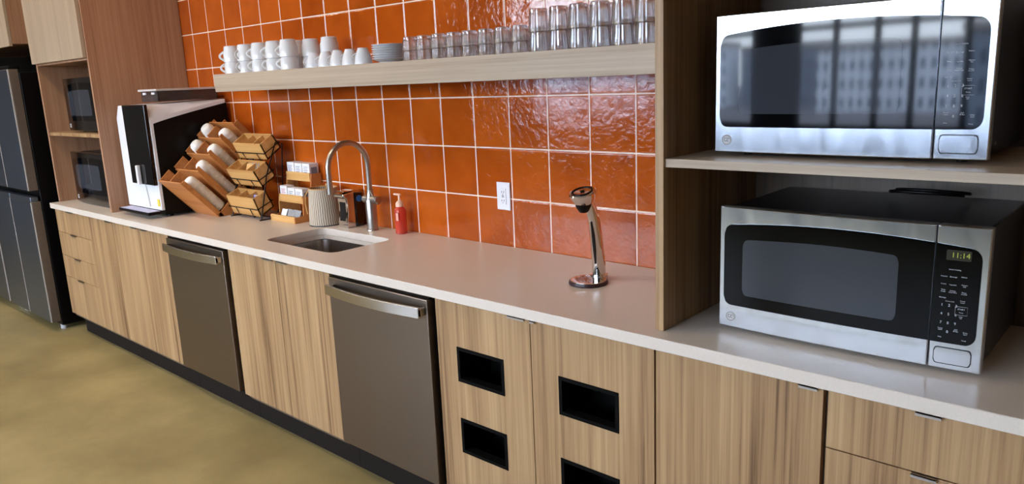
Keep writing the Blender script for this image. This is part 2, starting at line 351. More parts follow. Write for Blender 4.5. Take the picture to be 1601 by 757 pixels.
# ---------------------------------------------------------------- the room
struct('floor', B(-10, 4.5, -6.75, .15, -.1, 0), M['floor'])
struct('ceiling', B(-10, 4.5, -6.75, .15, CEIL, CEIL + .1), M['plaster'])
struct('wall_back', B(-10, 4.5, .0, .15, 0, CEIL), M['tile'])
struct('wall_left', B(-10, -9.9, -6.75, .0, 0, CEIL), M['plaster_dark'])
struct('wall_right', B(4.4, 4.5, -6.75, .0, 0, CEIL), M['plaster_dark'])
wf = MB(); wf.box(-9.9, WIN_X0, WIN_Y - .15, WIN_Y, 0, CEIL).box(WIN_X1, 4.4, WIN_Y - .15, WIN_Y, 0, CEIL)
wf.box(WIN_X0, WIN_X1, WIN_Y - .15, WIN_Y, 0, WIN_Z0).box(WIN_X0, WIN_X1, WIN_Y - .15, WIN_Y, WIN_Z1, CEIL).box(-2.85, -2.0, WIN_Y - .15, WIN_Y, WIN_Z0, WIN_Z1)
struct('wall_front', wf, M['frame'])
wins = [(-6.2, -5.2), (-5.2, -4.05), (-4.05, -2.85), (-2.0, -1.36), (-1.36, -.72), (-.72, -.2), (-.2, .5), (.5, 1.1)]
for i, (a, b) in enumerate(wins):
    f = MB(); t = .045
    f.box(a, a + t, WIN_Y - .08, WIN_Y, WIN_Z0, WIN_Z1).box(b - t, b, WIN_Y - .08, WIN_Y, WIN_Z0, WIN_Z1)
    for z in (WIN_Z0, 1.95, WIN_Z1 - .06): f.box(a + t, b - t, WIN_Y - .08, WIN_Y, z, z + .06)
    struct('window_%d' % (i + 1), f, M['frame'])
struct('painted_gap_shade', B(-9.89, -4.248, -.045, -.001, .001, 2.9), M['black_matte'])  # black sheet painting in the shade of the gap behind the refrigerators
# outside, seen only in reflections
struct('street', B(-300, 300, -300, -6.9, -6.5, -6), M['street'])
for a, b, y, h, mt, lab in [(-150, -88, -135, 6.0, 'bld_w', 'white apartment block across the street, left end of the row'), (-84, -52, -140, 5.0, 'bld_g', 'grey office block across the street with narrow windows'),
                            (-50, -12, -128, 4.0, 'bld_w', 'white apartment block across the street beside the grey one'), (-9, 30, -96, 4.6, 'bld_g', 'low grey building across the street, right end of the row')]:
    t = thing('building', lab, 'building', ((a + b) / 2, y, -6))
    B(a, b, y - 10, y, -6, h).build('facade', M[mt], t); B(a - .4, b + .4, y - 10.4, y + .4, h, h + .9).build('roof', M['street'], t)
ord_l = ['first', 'second', 'third', 'fourth']
for i, (x, y) in enumerate(LAMPS):
    t = thing('ceiling_light', 'round recessed ceiling light, %s from the left in the %s row' % (ord_l[i % 4], 'kitchen' if i < 4 else 'rear'), 'light', (x, y, CEIL - .02), 'ceiling downlights')
    MB().lathe([(.16, 0), (.16, .02), (.14, .02), (.14, .004), (.135, 0), (.16, 0)], (x, y, CEIL - .02)).build('trim_ring', M['white_plastic'], t)
    MB().lathe([(0, .006), (.139, .006), (.139, .012), (0, .012)], (x, y, CEIL - .02)).build('diffuser', M['diffuser'], t)
    d = bpy.data.lights.new('downlight', 'AREA'); d.shape = 'DISK'; d.size = .26; d.energy = LAMP_W; d.color = LAMP_COL
    o = bpy.data.objects.new('downlight', d); COL.objects.link(o); o.location = (0, 0, -.012); o.parent = t

# ---------------------------------------------------------------- worktop
def rrect(x0, x1, y0, y1, r, n=6):
    p = []
    for cx, cy, a in ((x1 - r, y1 - r, 0), (x0 + r, y1 - r, 90), (x0 + r, y0 + r, 180), (x1 - r, y0 + r, 270)):
        for i in range(n + 1):
            t = math.radians(a + 90 * i / n); p.append((cx + r * math.cos(t), cy + r * math.sin(t)))
    return p
SX0, SX1, SY0, SY1 = -1.73, -1.19, -.50, -.17
def slab_with_hole(outer, hole, z0, z1, zh):
    bm = bmesh.new(); loops = []
    for lp in (outer, hole):
        vs = [bm.verts.new((x, y, z1)) for x, y in lp]; es = [bm.edges.new((vs[i], vs[(i + 1) % len(vs)])) for i in range(len(vs))]; loops.append((vs, es))
    bmesh.ops.triangle_fill(bm, edges=loops[0][1] + loops[1][1], use_beauty=True)
    top = list(bm.faces); mb = MB(); bm.verts.index_update(); vs = [v.co.copy() for v in bm.verts]; fs = [tuple(v.index for v in f.verts) for f in top]
    mb.add(vs, fs); mb.add([(v.x, v.y, z0) for v in vs], [f[::-1] for f in fs]); bm.free()
    n = len(outer); k = len(hole); N = len(vs)
    mb.f += [(i, (i + 1) % n, N + (i + 1) % n, N + i) for i in range(n)]; mb.sm += [False] * n
    mb.f += [(n + i, n + (i + 1) % k, N + n + (i + 1) % k, N + n + i) for i in range(k)]; mb.sm += [False] * k
    return mb
ctm = slab_with_hole([(-4.24, -.632), (1.43, -.632), (1.43, -.002), (-4.24, -.002)], rrect(SX0, SX1, SY0, SY1, .045), CB, CT, .86)
worktop = tag(ctm.build('worktop', M['quartz'], None, .002), 'long pale beige quartz worktop running over all the base cabinets', 'worktop')
ring_o = rrect(SX0 - .012, SX1 + .012, SY0 - .012, SY1 + .012, .057); ring_i = rrect(SX0, SX1, SY0, SY1, .045)
rm = MB(); n = len(ring_i)
rm.add([(x, y, z) for z in (CB, .866) for x, y in ring_i] + [(x, y, z) for z in (CB, .866) for x, y in ring_o],
       [(i, (i + 1) % n, n + (i + 1) % n, n + i) for i in range(n)] + [(2 * n + i, 2 * n + (i + 1) % n, 3 * n + (i + 1) % n, 3 * n + i) for i in range(n)] +
       [(n + i, n + (i + 1) % n, 3 * n + (i + 1) % n, 3 * n + i) for i in range(n)])
rm.build('cutout_edge', M['quartz'], worktop)

# sink basin
sk = thing('kitchen_sink', 'undermount stainless steel sink basin set in the beige worktop', 'sink', ((SX0 + SX1) / 2, (SY0 + SY1) / 2, .66))
bz = MB(); rings = []
for z, ins, r in ((.8635, -.012, .057), (.8635, .004, .05), (.84, .006, .05), (.70, .014, .055), (.68, .035, .05), (.675, .07, .03)):
    rings.append([(x, y, z) for x, y in rrect(SX0 + ins, SX1 - ins, SY0 + ins, SY1 - ins, r)])
n = len(rings[0]); bz.add([p for rg in rings for p in rg], [(a * n + i, a * n + (i + 1) % n, (a + 1) * n + (i + 1) % n, (a + 1) * n + i) for a in range(len(rings) - 1) for i in range(n)] + [tuple(range((len(rings) - 1) * n, len(rings) * n))], True)
bas = bz.build('basin', M['steel'], sk); sm = bas.modifiers.new('solid', 'SOLIDIFY'); sm.thickness = .002; sm.offset = -1
MB().lathe([(0, .006), (.02, .006), (.042, .004), (.045, 0), (0, 0)], (-1.46, -.33, .676)).build('drain', M['chrome'], sk)

# ---------------------------------------------------------------- base cabinets
G = .0018
def pull(x0, x1, par, z=CB - .006, y=DF):
    mb = MB().box(x0, x1, y - .010, y + .012, z - .0015, z + .0008).box(x0, x1, y - .010, y - .0085, z - .007, z + .0008)
    return mb.build('edge_pull', M['nickel'], par)
def carcass(t, x0, x1):
    mb = MB(); y0, y1 = DF + .021, -.02
    mb.box(x0, x0 + .016, y0, y1, .125, CB - .002).box(x1 - .016, x1, y0, y1, .125, CB - .002).box(x0, x1, y0, y1, .125, .143).box(x0, x1, y1 - .01, y1, .125, CB - .002)
    return mb.build('body', M['oak_dark'], t)
def panel(t, name, x0, x1, z0, z1, mat='oak'): return B(x0 + G, x1 - G, DF, DF + .019, z0, z1).build(name, M[mat], t, .001)
Z0, Z1 = .150, CB - .006
t = thing('base_cabinet', 'oak base cabinet at the far end with a stack of narrow drawers', 'cabinet', (-3.4, DF, .12))
carcass(t, -4.222, -2.512)
for a, b in ((.727, Z1), (.565, .724), (.417, .562), (Z0, .414)):
    d = panel(t, 'drawer', -4.222, -3.62, a, b); pull(-3.98, -3.88, d, b if b < Z1 else Z1)
for a, b, px in ((-3.62, -3.24, -3.30), (-3.24, -2.862, -2.93), (-2.862, -2.512, -2.80)):
    d = panel(t, 'door', a, b, Z0, Z1); pull(px - .04, px + .04, d, Z1)
t = thing('base_cabinet', 'oak base cabinet under the sink, between the two dishwashers', 'cabinet', (-1.45, DF, .12))
carcass(t, -1.872, -1.052)
d = panel(t, 'door', -1.872, -1.452, Z0, Z1); pull(-1.55, -1.47, d, Z1); d = panel(t, 'door', -1.452, -1.052, Z0, Z1); pull(-1.435, -1.36, d, Z1)
def slot_door(t, x0, x1, s0, s1, zs):
    rows = [Z0] + [v for z in zs for v in z] + [Z1]; mb = MB()
    zz = sorted(zs); xs = [x0 + G, s0, s1, x1 - G]; mb.box(xs[0], xs[1], DF, DF + .019, Z0, Z1).box(xs[2], xs[3], DF, DF + .019, Z0, Z1)
    prev = Z0
    for a, b in zz: mb.box(xs[1], xs[2], DF, DF + .019, prev, a); prev = b
    mb.box(xs[1], xs[2], DF, DF + .019, prev, Z1); d = mb.build('door', M['oak'], t)
    for a, b in zz:
        c = MB(); e = .012
        for q in ((s0, s0 + e, a, b), (s1 - e, s1, a, b), (s0 + e, s1 - e, a, a + e), (s0 + e, s1 - e, b - e, b)): c.box(q[0], q[1], DF - .002, DF + .03, q[2], q[3])
        c.box(s0 + .001, s1 - .001, DF + .16, DF + .165, a - .05, b).box(s0 + .001, s0 + .004, DF + .03, DF + .16, a, b).box(s1 - .004, s1 - .001, DF + .03, DF + .16, a, b)
        c.box(s0 + .001, s1 - .001, DF + .03, DF + .16, b - .004, b); c.build('slot_liner', M['black_matte'], d)
    return d
t = thing('base_cabinet', 'oak base cabinet with two doors that have black rectangular waste slots', 'cabinet', (0.01, DF, .12))
carcass(t, -.428, .450)
d = slot_door(t, -.428, .006, -.330, -.113, [(.330, .460), (.596, .722)]); pull(-.082, -.012, d, Z1)
d = slot_door(t, .006, .450, .114, .332, [(.325, .452), (.597, .722)]); pull(.012, .03, d, Z1)
t = thing('base_cabinet', 'oak base cabinet with one wide door, right of the slotted doors', 'cabinet', (.68, DF, .12))
carcass(t, .4505, .904); d = panel(t, 'door', .452, .902, Z0, Z1); pull(.845, .888, d, Z1)
t = thing('base_cabinet', 'oak base cabinet with drawers at the right edge of the photo', 'cabinet', (1.15, DF, .12))
carcass(t, .9045, 1.42)
for a, b in ((.738, Z1), (.44, .735), (Z0, .437)): d = panel(t, 'drawer', .909, 1.42, a, b); pull(1.095, 1.145, d, b if b < Z1 else Z1)
for a, b, l in ((-4.2, -2.512, 'the far drawers'), (-2.512, -1.872, 'the far dishwasher'), (-1.872, -1.052, 'the sink cabinet'), (-1.052, -.43, 'the near dishwasher'), (-.43, .90, 'the waste-slot doors'), (.90, 1.42, 'the right-hand drawers')):
    tag(B(a + .001, b - .001, -.545, -.525, 0, .122 if 'dish' in l else .124).build('toe_kick', M['toe'], None, .001), 'dark brown toe kick board under %s' % l, 'toe kick', 'toe kick boards')

# ---------------------------------------------------------------- dishwashers
def dishwasher(x0, x1, label):
    t = thing('dishwasher', label, 'dishwasher', ((x0 + x1) / 2, DF, .13), 'dishwashers')
    B(x0 + .004, x1 - .004, DF + .03, -.03, .13, CB - .003).build('tub', M['black_matte'], t)
    dx0, dx1 = x0 + .006, x1 - .022
    d = B(dx0, dx1, DF - .014, DF + .03, .158, .868).build('door', M['steel_dark'], t, .003)
    B(dx0 + .002, dx1 - .002, DF + .0, DF + .028, .8685, .8745).build('control_edge', M['black_gloss'], t)
    w = dx1 - dx0; hx0, hx1 = dx0 + .02, dx1 - .012
    def yf(u): s = (u - hx0) / (hx1 - hx0); return DF - .046 - .022 * (1 - (2 * s - 1) ** 2)
    hb = MB().strip(hx0, hx1, lambda u: .806, lambda u: .846, yf, lambda u: yf(u) + .012, 28)
    for a, b in ((hx0, hx0 + .014), (hx1 - .014, hx1)): hb.box(a, b, DF - .046, DF - .014, .812, .840)
    hb.build('handle', M['handle_steel'], t, .002)
    return t
dishwasher(-2.508, -1.876, 'dark stainless dishwasher with bar handle, the far one left of the sink')
dishwasher(-1.048, -.432, 'dark stainless dishwasher with bar handle, the near one right of the sink')

# ---------------------------------------------------------------- floating shelf, outlet
fs = B(-2.44, .429, -.285, -.002, 1.603, 1.694)
shelf = tag(fs.build('floating_shelf', M['oak_h'], None, .0015), 'long thick pale oak floating shelf on the orange tiled wall', 'shelf')
t = thing('wall_outlet', 'white rectangular electrical outlet on the orange tiles', 'outlet', (-.645, -.005, 1.132))
B(-.682, -.609, -.007, -.0005, 1.074, 1.190).build('cover_plate', M['white_plastic'], t, .002)
B(-.662, -.629, -.0095, -.006, 1.099, 1.165).build('socket_insert', M['white_plastic'], t, .001)
sl = MB()
for z in (1.150, 1.114): sl.box(-.653, -.651, -.010, -.009, z - .004, z + .004).box(-.641, -.639, -.010, -.009, z - .004, z + .004).cyl((-.646, -.010, z - .009), (-.646, -.009, z - .009), .002, 8)
sl.box(-.651, -.640, -.0102, -.009, 1.1335, 1.136).box(-.651, -.640, -.0102, -.009, 1.128, 1.1305); sl.build('slot', M['black'], t)

# ---------------------------------------------------------------- right niche (tall unit)
t = thing('tall_niche_unit', 'tall open oak unit at the right holding the two near microwaves', 'cabinet', (.9, -.29, CT))
B(.430, .455, -.574, -.003, CT + .0005, 2.9).build('side_panel', M['oak'], t, .001)
B(1.385, 1.41, -.574, -.003, CT + .0005, 2.9).build('side_panel', M['oak'], t, .001)
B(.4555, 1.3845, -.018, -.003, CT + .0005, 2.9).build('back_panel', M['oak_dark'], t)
B(.4555, 1.3845, -.566, -.0185, 1.366, 1.388).build('shelf', M['oak_h'], t, .001)
B(.4555, 1.3845, -.566, -.0185, 1.99, 2.01).build('top_panel', M['oak_h'], t, .001)
tag(B(.4555, 1.3845, -.590, -.02, 2.012, 2.88).build('upper_cabinet_box', M['oak_pale'], None, .001), 'oak cupboard box above the right-hand microwave niche', 'cabinet')

# ---------------------------------------------------------------- microwaves
def microwave(loc, label, H=.337, Wd=.62, D=.43, clock=False, metal='steel_front', gl='black_gloss'):
    x0, yf0, z0 = loc
    t = thing('microwave', label, 'microwave', (x0 + Wd / 2, yf0 + D / 2, z0), 'microwaves')
    zb = z0 + .010
    def X(u): return x0 + u * Wd
    def Z(v): return zb + v * (H - .010)
    def bow(x): u = (x - x0) / Wd; return .010 * (1 - (2 * u - 1) ** 2)
    def Y(x, off=0): return yf0 - bow(x) - off
    sh = B(X(.012), X(.988), yf0 + .028, yf0 + D, Z(.015), Z(.985)); sh.build('shell', M['mw_shell'], t, .004)
    ft = MB()
    for a in (.1, .9):
        for b in (.07, D - .05): ft.cyl((X(a), yf0 + b, z0), (X(a), yf0 + b, zb + .008), .012, 14)
    ft.build('foot', M['black'], t)
    rc = .006 / Wd
    su = .832
    dp = MB().strip(X(0), X(su - .0022), lambda x: Z(0), lambda x: Z(1), lambda x: Y(x), lambda x: yf0 + .0278, 40); door = dp.build('door', M[metal], t, .0025)
    cp = MB().strip(X(su + .0022), X(1), lambda x: Z(0), lambda x: Z(1), lambda x: Y(x), lambda x: yf0 + .0278, 16); ctl = cp.build('control_side', M[metal], t, .0025)
    def rnd(u, a, b, r, ru):   # rounded-end factor (0 in the middle, rises to r at the ends)
        e = min(u - a, b - u)
        if e >= ru: return 0
        q = 1 - max(e, 0) / ru; return r * (1 - math.sqrt(max(0, 1 - q * q)))
    ga, gb = .022, .978
    def gtop(x): u = (x - x0) / Wd; return Z(.845 + .062 * (1 - ((u - .5) / .5) ** 2) - rnd(u, ga, gb, .075, .035))
    def gbot(x): u = (x - x0) / Wd; return Z(.188 + rnd(u, ga, gb, .075, .035))
    def us(a, b, n): return a, b, n
    def glassband(name, a, b, par, n):
        return MB().strip(X(a), X(b), gbot, gtop, lambda x: Y(x, .0012), lambda x: Y(x, -.006), n).build(name, M[gl], par)
    g = glassband('door_glass', ga, su - .003, door, 90); glassband('control_glass', su + .003, gb, ctl, 60)
    wa, wb_ = .108, .716
    def wt_(x): u = (x - x0) / Wd; return Z(.725 + .05 * math.sin(math.pi * min(1, max(0, (u - .0) / .95))) - rnd(u, wa, wb_, .05, .022))
    def wbt(x): u = (x - x0) / Wd; return Z(.285 + rnd(u, wa, wb_, .05, .022))
    MB().strip(X(wa), X(wb_), wbt, wt_, lambda x: Y(x, .0018), lambda x: Y(x, .0010), 90).build('door_window', M['mw_window'], g)
    # round badge with the swirled monogram
    bx, bz_ = X(.057), Z(.092); by = Y(bx)
    bd = MB().cyl((bx, by + .004, bz_), (bx, by - .0018, bz_), .0135, 32).build('badge', M['silver_paint'], door)
    rg = MB(); pts = [(bx + .0115 * math.cos(a * math.pi / 16), by - .0019, bz_ + .0115 * math.sin(a * math.pi / 16)) for a in range(33)]; rg.tube(pts, .0006, 6)
    def sw(f): return [(bx + f(k / 16)[0], by - .002, bz_ + f(k / 16)[1]) for k in range(17)]
    rg.tube(sw(lambda s: (-.0035 + .0035 * math.cos(.6 + s * 5.2), .001 + .0045 * math.sin(.6 + s * 5.2))), .0006, 6)
    rg.tube(sw(lambda s: (.0042 + .003 * math.cos(.2 + s * 5.0), .0005 + .0045 * math.sin(.2 + s * 5.0))), .0006, 6)
    rg.build('monogram', M['mw_shell'], bd)
    # open button
    def rr(a, b, c, d, off, name, mat, par, r=.028, ru=.012):
        return MB().strip(X(a), X(b), lambda x: Z(c + rnd((x - x0) / Wd, a, b, r, ru)), lambda x: Z(d - rnd((x - x0) / Wd, a, b, r, ru)), lambda x: Y(x, off), lambda x: Y(x, -.003), 30).build(name, mat, par)
    rr(.849, .970, .036, .158, .0006, 'button_gap', M['mw_shell'], ctl); rr(.852, .967, .043, .151, .0022, 'open_button', M[metal], ctl)
    # printed keypad
    pm = MB()
    def put(txt, u, v, size): text_mesh(pm, txt, size, lambda a, b: (X(u) + a, Y(X(u) + a, .0016), Z(v) + b))
    for k, row in enumerate((('1', '2', '3'), ('4', '5', '6'), ('7', '8', '9'))):
        for j, c in enumerate(row): put(c, .866 + j * .0225, .455 - k * .062, .0085)
    put('0', .8885, .268, .0085)
    put('Popcorn', .866, .655, .0038); put('Beverage', .895, .655, .0038); put('Reheat', .928, .66, .0038)
    put('Potato', .866, .602, .0038); put('Vegetable', .895, .6, .0036); put('Chicken\nFish', .931, .60, .0036)
    put('Time\nCook', .866, .555, .0040); put('Defrost\nAuto/Time', .896, .553, .0036); put('Timer\nOn/Off', .931, .548, .0038)
    put('Beverage', .866, .507, .0036); put('Power\nLevel', .929, .49, .0038); put('Sensor Cooking', .898, .705, .0036)
    put('START', .927, .437, .0048); put('Pause', .927, .415, .0036); put('Clear\nOff', .927, .38, .0036); put('Express Cook', .89, .484, .003)
    put('Power\nLevel', .866, .285, .0036); put('Add\n30 Sec', .915, .285, .0038); put('Delay\nStart', .945, .272, .0038); put('Help', .866, .228, .0038); put('Clock', .942, .222, .0038)
    q = [(.908, .455), (.946, .455), (.946, .398), (.908, .398), (.908, .455)]
    pm.tube([(X(a), Y(X(a), .0016), Z(b)) for a, b in q], .00028, 5)
    pm.build('keypad_print', M['print'], ctl)
    rr(.868, .945, .768, .838, .0015, 'clock_window', M['clock_bg'] if clock else M['black_gloss'], ctl, .004, .002)
    if clock:
        cm = MB(); text_mesh(cm, '11:14', .0165, lambda a, b: (X(.912) + a, Y(X(.912) + a, .0018), Z(.803) + b)); cm.build('clock_digits', M['clock'], ctl)
    # side screws and vents
    sc = MB()
    for b, v in ((.06, .12), (.10, .08), (.06, .55), (.05, .9)): sc.cyl((X(.988) - .002, yf0 + b, Z(v)), (X(.988) + .0015, yf0 + b, Z(v)), .004, 12)
    sc.build('screw', M['chrome'], t)
    return t
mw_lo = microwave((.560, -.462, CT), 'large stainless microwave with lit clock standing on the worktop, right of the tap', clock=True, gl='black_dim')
mw_up = microwave((.537, -.455, 1.3885), 'large stainless microwave on the niche shelf, above the one with the clock', H=.352)
# small microwaves in the far tower are the same kind
a = microwave((-4.10, -.50, CT), 'shaded stainless microwave on the worktop in the far oak niche, lower of that pair', Wd=.68, metal='steel_shade')
b = microwave((-4.03, -.50, 1.3885), 'shaded stainless microwave on the upper shelf of the far oak niche', Wd=.63, metal='steel_shade')
cd = MB(); cp_ = [(.88 + .0 * i, 0, 0) for i in range(1)]
pts = []
for i in range(25):
    s = i / 24; a_ = math.pi * (1.05 - 1.1 * s)
    pts.append((.965 + .085 * math.cos(a_), -.12 - .055 * math.sin(a_), 1.262 + .006 + .012 * math.sin(math.pi * s)))
cd.tube(pts, .0045, 10); cd.tube([(p[0] + .012, p[1] + .012, p[2] + .004) for p in pts[::-1]], .0045, 10)
tag(cd.build('power_cord', M['black'], None), 'black power cord coiled on top of the lower stainless microwave', 'cord')

# ---------------------------------------------------------------- far tower with niche
TX = -3.335
t = thing('tall_niche_unit', 'tall oak tower at the far left holding the two shaded microwaves', 'cabinet', (-3.78, -.29, CT))
B(TX - .022, TX, -.572, -.003, CT + .0005, 2.9).build('side_panel', M['oak_brown'], t, .001)
B(-4.245, -4.223, -.572, -.003, CT + .0005, 2.9).build('side_panel', M['oak_brown'], t, .001)
B(-4.2225, TX - .0225, -.018, -.003, CT + .0005, 2.9).build('back_panel', M['oak_brown'], t)
B(-4.2225, TX - .0225, -.568, -.0185, 1.366, 1.388).build('shelf', M['oak'], t, .001)
B(-4.2225, TX - .0225, -.568, -.0185, 1.815, 1.833).build('top_panel', M['oak_brown'], t, .001)
d = B(-4.245, TX - .012, -.595, -.574, 1.828, 2.9).build('door', M['oak_pale'], t, .001)
# fridges
def fridge(xr, label, w=.915):
    x1 = xr; x0 = xr - w; yf = -.712
    t = thing('refrigerator', label, 'refrigerator', ((x0 + x1) / 2, -.35, 0), 'french-door refrigerators')
    B(x0, x1, -.645, -.05, .035, 1.785).build('body', M['black'], t, .004)
    xm = (x0 + x1) / 2
    for a, b in ((x0, xm - .003), (xm + .003, x1)):
        for z0, z1, nm in ((1.00, 1.805, 'upper_door'), (.07, .925, 'lower_door')):
            d = B(a, b, yf + .008, -.648, z0, z1).build(nm, M['fridge_side'], t, .003)
            B(a + .002, b - .002, yf, yf + .0075, z0 + .002, z1 - .002).build('door_skin', M['fridge_steel'], d, .003)
            eg = MB().box(b - .003, b + .0006, yf - .0005, yf + .006, z0 + .003, z1 - .003); eg.build('edge_strip', M['silver_paint'], d)
        B(a + .004, b - .004, yf + .004, -.66, .925, .958).build('recess_handle', M['fridge_steel'], t, .004)
        B(a + .05, b - .05, -.69, -.62, 1.806, 1.83).build('hinge_cover', M['black'], t, .003)
    fm = MB()
    for x in (x0 + .06, x1 - .06): fm.cyl((x, -.62, 0), (x, -.62, .036), .022, 14); fm.cyl((x, -.12, 0), (x, -.12, .036), .022, 14)
    fm.build('foot', M['silver_paint'], t)
    return t
fridge(-4.36, 'dark steel french-door refrigerator next to the far oak tower')
fridge(-5.30, 'dark steel refrigerator at the left edge of the photo, beyond the other one')
t = thing('over_fridge_cabinet', 'oak cupboard above the refrigerators', 'cabinet', (-5.2, -.35, 1.955))
B(-6.25, -4.42, -.635, -.05, 1.97, 2.9).build('body', M['oak_brown'], t)
for a, b in ((-6.25, -5.345), (-5.341, -4.42)): B(a + G, b - G, -.655, -.636, 1.955, 2.9).build('door', M['oak_pale'], t, .001)
tag(B(-4.418, -4.25, -.40, -.003, 2.02, 2.9).build('filler_panel', M['oak_brown'], None), 'narrow oak filler panel between the over-fridge cupboard and the tower', 'panel')

# ---------------------------------------------------------------- crockery on the shelf
SZ = 1.6942
def mug(label, group, r=.044, h=.083):
    t = thing('mug', label, 'mug', (0, 0, 0), group)
    rb = r * .82; w = .0026     # upside down: rim at the bottom
    MB().lathe([(r - w, 0), (r, .0008), (r, .004), (r * .975, h * .60), (r * .90, h * .70), (rb, h * .96), (rb - .004, h - .001), (rb - .008, h - .0005), (rb - .010, h - .003), (0, h - .003), ]).lathe([(r - w, 0), (r * .975 - w, h * .6), (rb - w, h * .90), (0, h * .9)]).build('body', M['ceramic'], t)
    pts = [(-(r - .003) - .020 * math.sin(math.pi * i / 12), 0, .009 + .042 * i / 12) for i in range(13)]
    MB().tube(pts, .004, 10, [(.0055, .0035)] * 13).build('handle', M['ceramic'], t)
    return t
ord_ = ['first', 'second', 'third', 'fourth', 'fifth', 'sixth', 'seventh', 'eighth']
protoM = None
mug_at = [(x, -.205, 'front row', k) for k, x in enumerate((-2.372, -2.232, -2.092, -1.957, -1.828))] + [(x, -.105, 'back row', k) for k, x in enumerate((-2.14, -1.915, -1.79, -1.635))]
for x, y, row, k in mug_at:
    for lv in (0, 1):
        lab = 'white mug, %s of the %s stack from the left, %s on the shelf' % (('lower', 'upper')[lv], ord_[k], row)
        if protoM is None: o = protoM = mug(lab, 'white mugs stacked on the shelf')
        else: o = copy_tree(protoM, lab)
        o.location = (x, y, SZ + lv * .0605); o.rotation_euler.z = math.radians([62, 95, 58, 60, 48][k % 5] if row == 'front row' else 240 + 20 * k)
cup_at = [-1.605, -1.512, -1.420, -1.330, -1.238]; protoC = None
for k, x in enumerate(cup_at):
    lab = 'small white espresso cup upside down, %s from the left, beside the saucers' % ord_[k]
    if protoC is None:
        o = protoC = thing('espresso_cup', lab, 'cup', (0, 0, 0), 'white espresso cups on the shelf')
        MB().lathe([(.0355, 0), (.039, .0006), (.0388, .01), (.034, .035), (.026, .056), (.0225, .064), (.0215, .069), (.018, .069), (.016, .066), (0, .066)]).lathe([(.0355, 0), (.031, .034), (.022, .058), (0, .061)]).build('body', M['ceramic'], o)
        pts = [(-.0345 + .012 * (i / 12) - .021 * math.sin(math.pi * i / 12), 0, .010 + .040 * i / 12) for i in range(13)]
        MB().tube(pts, .003, 8).build('handle', M['ceramic'], o)
    else: o = copy_tree(protoC, lab)
    o.location = (x, -.215, SZ); o.rotation_euler.z = math.radians(52 + 4 * k)
for k in range(7):
    z = SZ + .0095 * k + .004
    lab = 'white saucer, %s from the bottom of the stack on the shelf' % ord_[k]
    o = MB().lathe([(0, .0), (.042, .0), (.044, -.004), (.047, -.004), (.049, .001), (.070, .009), (.0785, .014), (.079, .0155), (.077, .0158), (.066, .0115), (.048, .004), (0, .003)]).build('saucer', M['ceramic'])
    tag(o, lab, 'saucer', 'white saucers stacked on the shelf'); o.location = (-1.115, -.165, z)
def tumbler(name, r, rt, h, th):
    n = 10
    prof = [(r - .0018, 0), (r, .0005)] + [(r + (rt - r) * (i / n), .0005 + (h - .004) * i / n) for i in range(1, n + 1)] + [(rt - .003, h), (0, h)]
    o_ = MB().lathe(prof, n=108)
    o_.lathe([(0, h - th), (rt - .007, h - th), (rt - .0035, h - th - .004)] + [(r - .0018 + (rt - r) * (i / n), .0005 + (h - th - .006) * i / n) for i in range(n, 0, -1)][1:] + [(r - .0018, 0)], n=108)
    ns = 14
    def flute(p):
        a = math.atan2(p.y, p.x); q = math.hypot(p.x, p.y)
        k = 1 + (.05 if q > rt * .93 else -.0) * (math.cos(a * ns) - 1) * .5 * min(1, max(0, (p.z - .004) / .006)) * min(1, max(0, (h - .002 - p.z) / .006))
        return (p.x * k, p.y * k, p.z)
    o_.xf(flute)
    return o_.build(name, M['glass'])
def merge(o):
    bm = bmesh.new(); bm.from_mesh(o.data); bmesh.ops.remove_doubles(bm, verts=bm.verts, dist=1e-5); bmesh.ops.recalc_face_normals(bm, faces=bm.faces); bm.to_mesh(o.data); bm.free(); return o
gs = merge(tumbler('short_tumbler', .0345, .0285, .056, .012)); gt = merge(tumbler('tall_tumbler', .037, .031, .080, .010))
first = {'short': gs, 'tall': gt}; used = {'short': False, 'tall': False}
def put_glass(kind, x, y, z, lab):
    o = first[kind] if not used[kind] else first[kind].copy()
    if used[kind]: COL.objects.link(o)
    used[kind] = True; o.location = (x, y, z); tag(o, lab, 'glass', '%s clear tumblers on the shelf' % kind)
sx = [-.925, -.842, -.757, -.672, -.588, -.503, -.420, -.337]
tx = [-.250, -.162, -.078, .007, .094, .180]
for row, y, dx in (('front row', -.215, 0), ('back row', -.125, .040)):
    for k, x in enumerate(sx):
        for lv in (0, 1): put_glass('short', x + dx, y, SZ + lv * .0385, 'short clear tumbler, %s of the %s stack from the saucers, %s' % (('lower', 'upper')[lv], ord_[k], row))
    for k, x in enumerate(tx):
        for lv in (0, 1): put_glass('tall', x + dx + (.03 if dx else 0), y, SZ + lv * .063, 'tall clear tumbler, %s of the %s stack after the short ones, %s' % (('lower', 'upper')[lv], ord_[k], row))

# ---------------------------------------------------------------- coffee machine
t = thing('coffee_machine', 'large white and black bean-to-cup coffee machine beside the brown oak panel', 'coffee machine', (-3.03, -.25, CT))
x0, x1 = -3.285, -2.835; secs = []
ys = [-.485 + .455 * i / 12 for i in range(13)]
def sidez(y): s = (y + .485) / .455; return 1.462 + .100 * (s ** .85)
mb = MB(); vs = []
for y in ys:
    sz = sidez(y); zt = 1.548 + .014 * ((y + .485) / .455); i_ = .045
    vs += [(x0, y, .962), (x0, y, 1.475 if y < -.40 else sz), (x0 + i_, y, max(zt, sz)), (x1 - i_, y, max(zt, sz)), (x1, y, sz), (x1, y, .962)]
n = 6; fs_ = [(a * n + i, a * n + (i + 1) % n, (a + 1) * n + (i + 1) % n, (a + 1) * n + i) for a in range(12) for i in range(n)] + [tuple(range(n))[::-1], tuple(range(12 * n, 13 * n))]
mb.add(vs, fs_).build('housing', M['white_plastic'], t, .003)
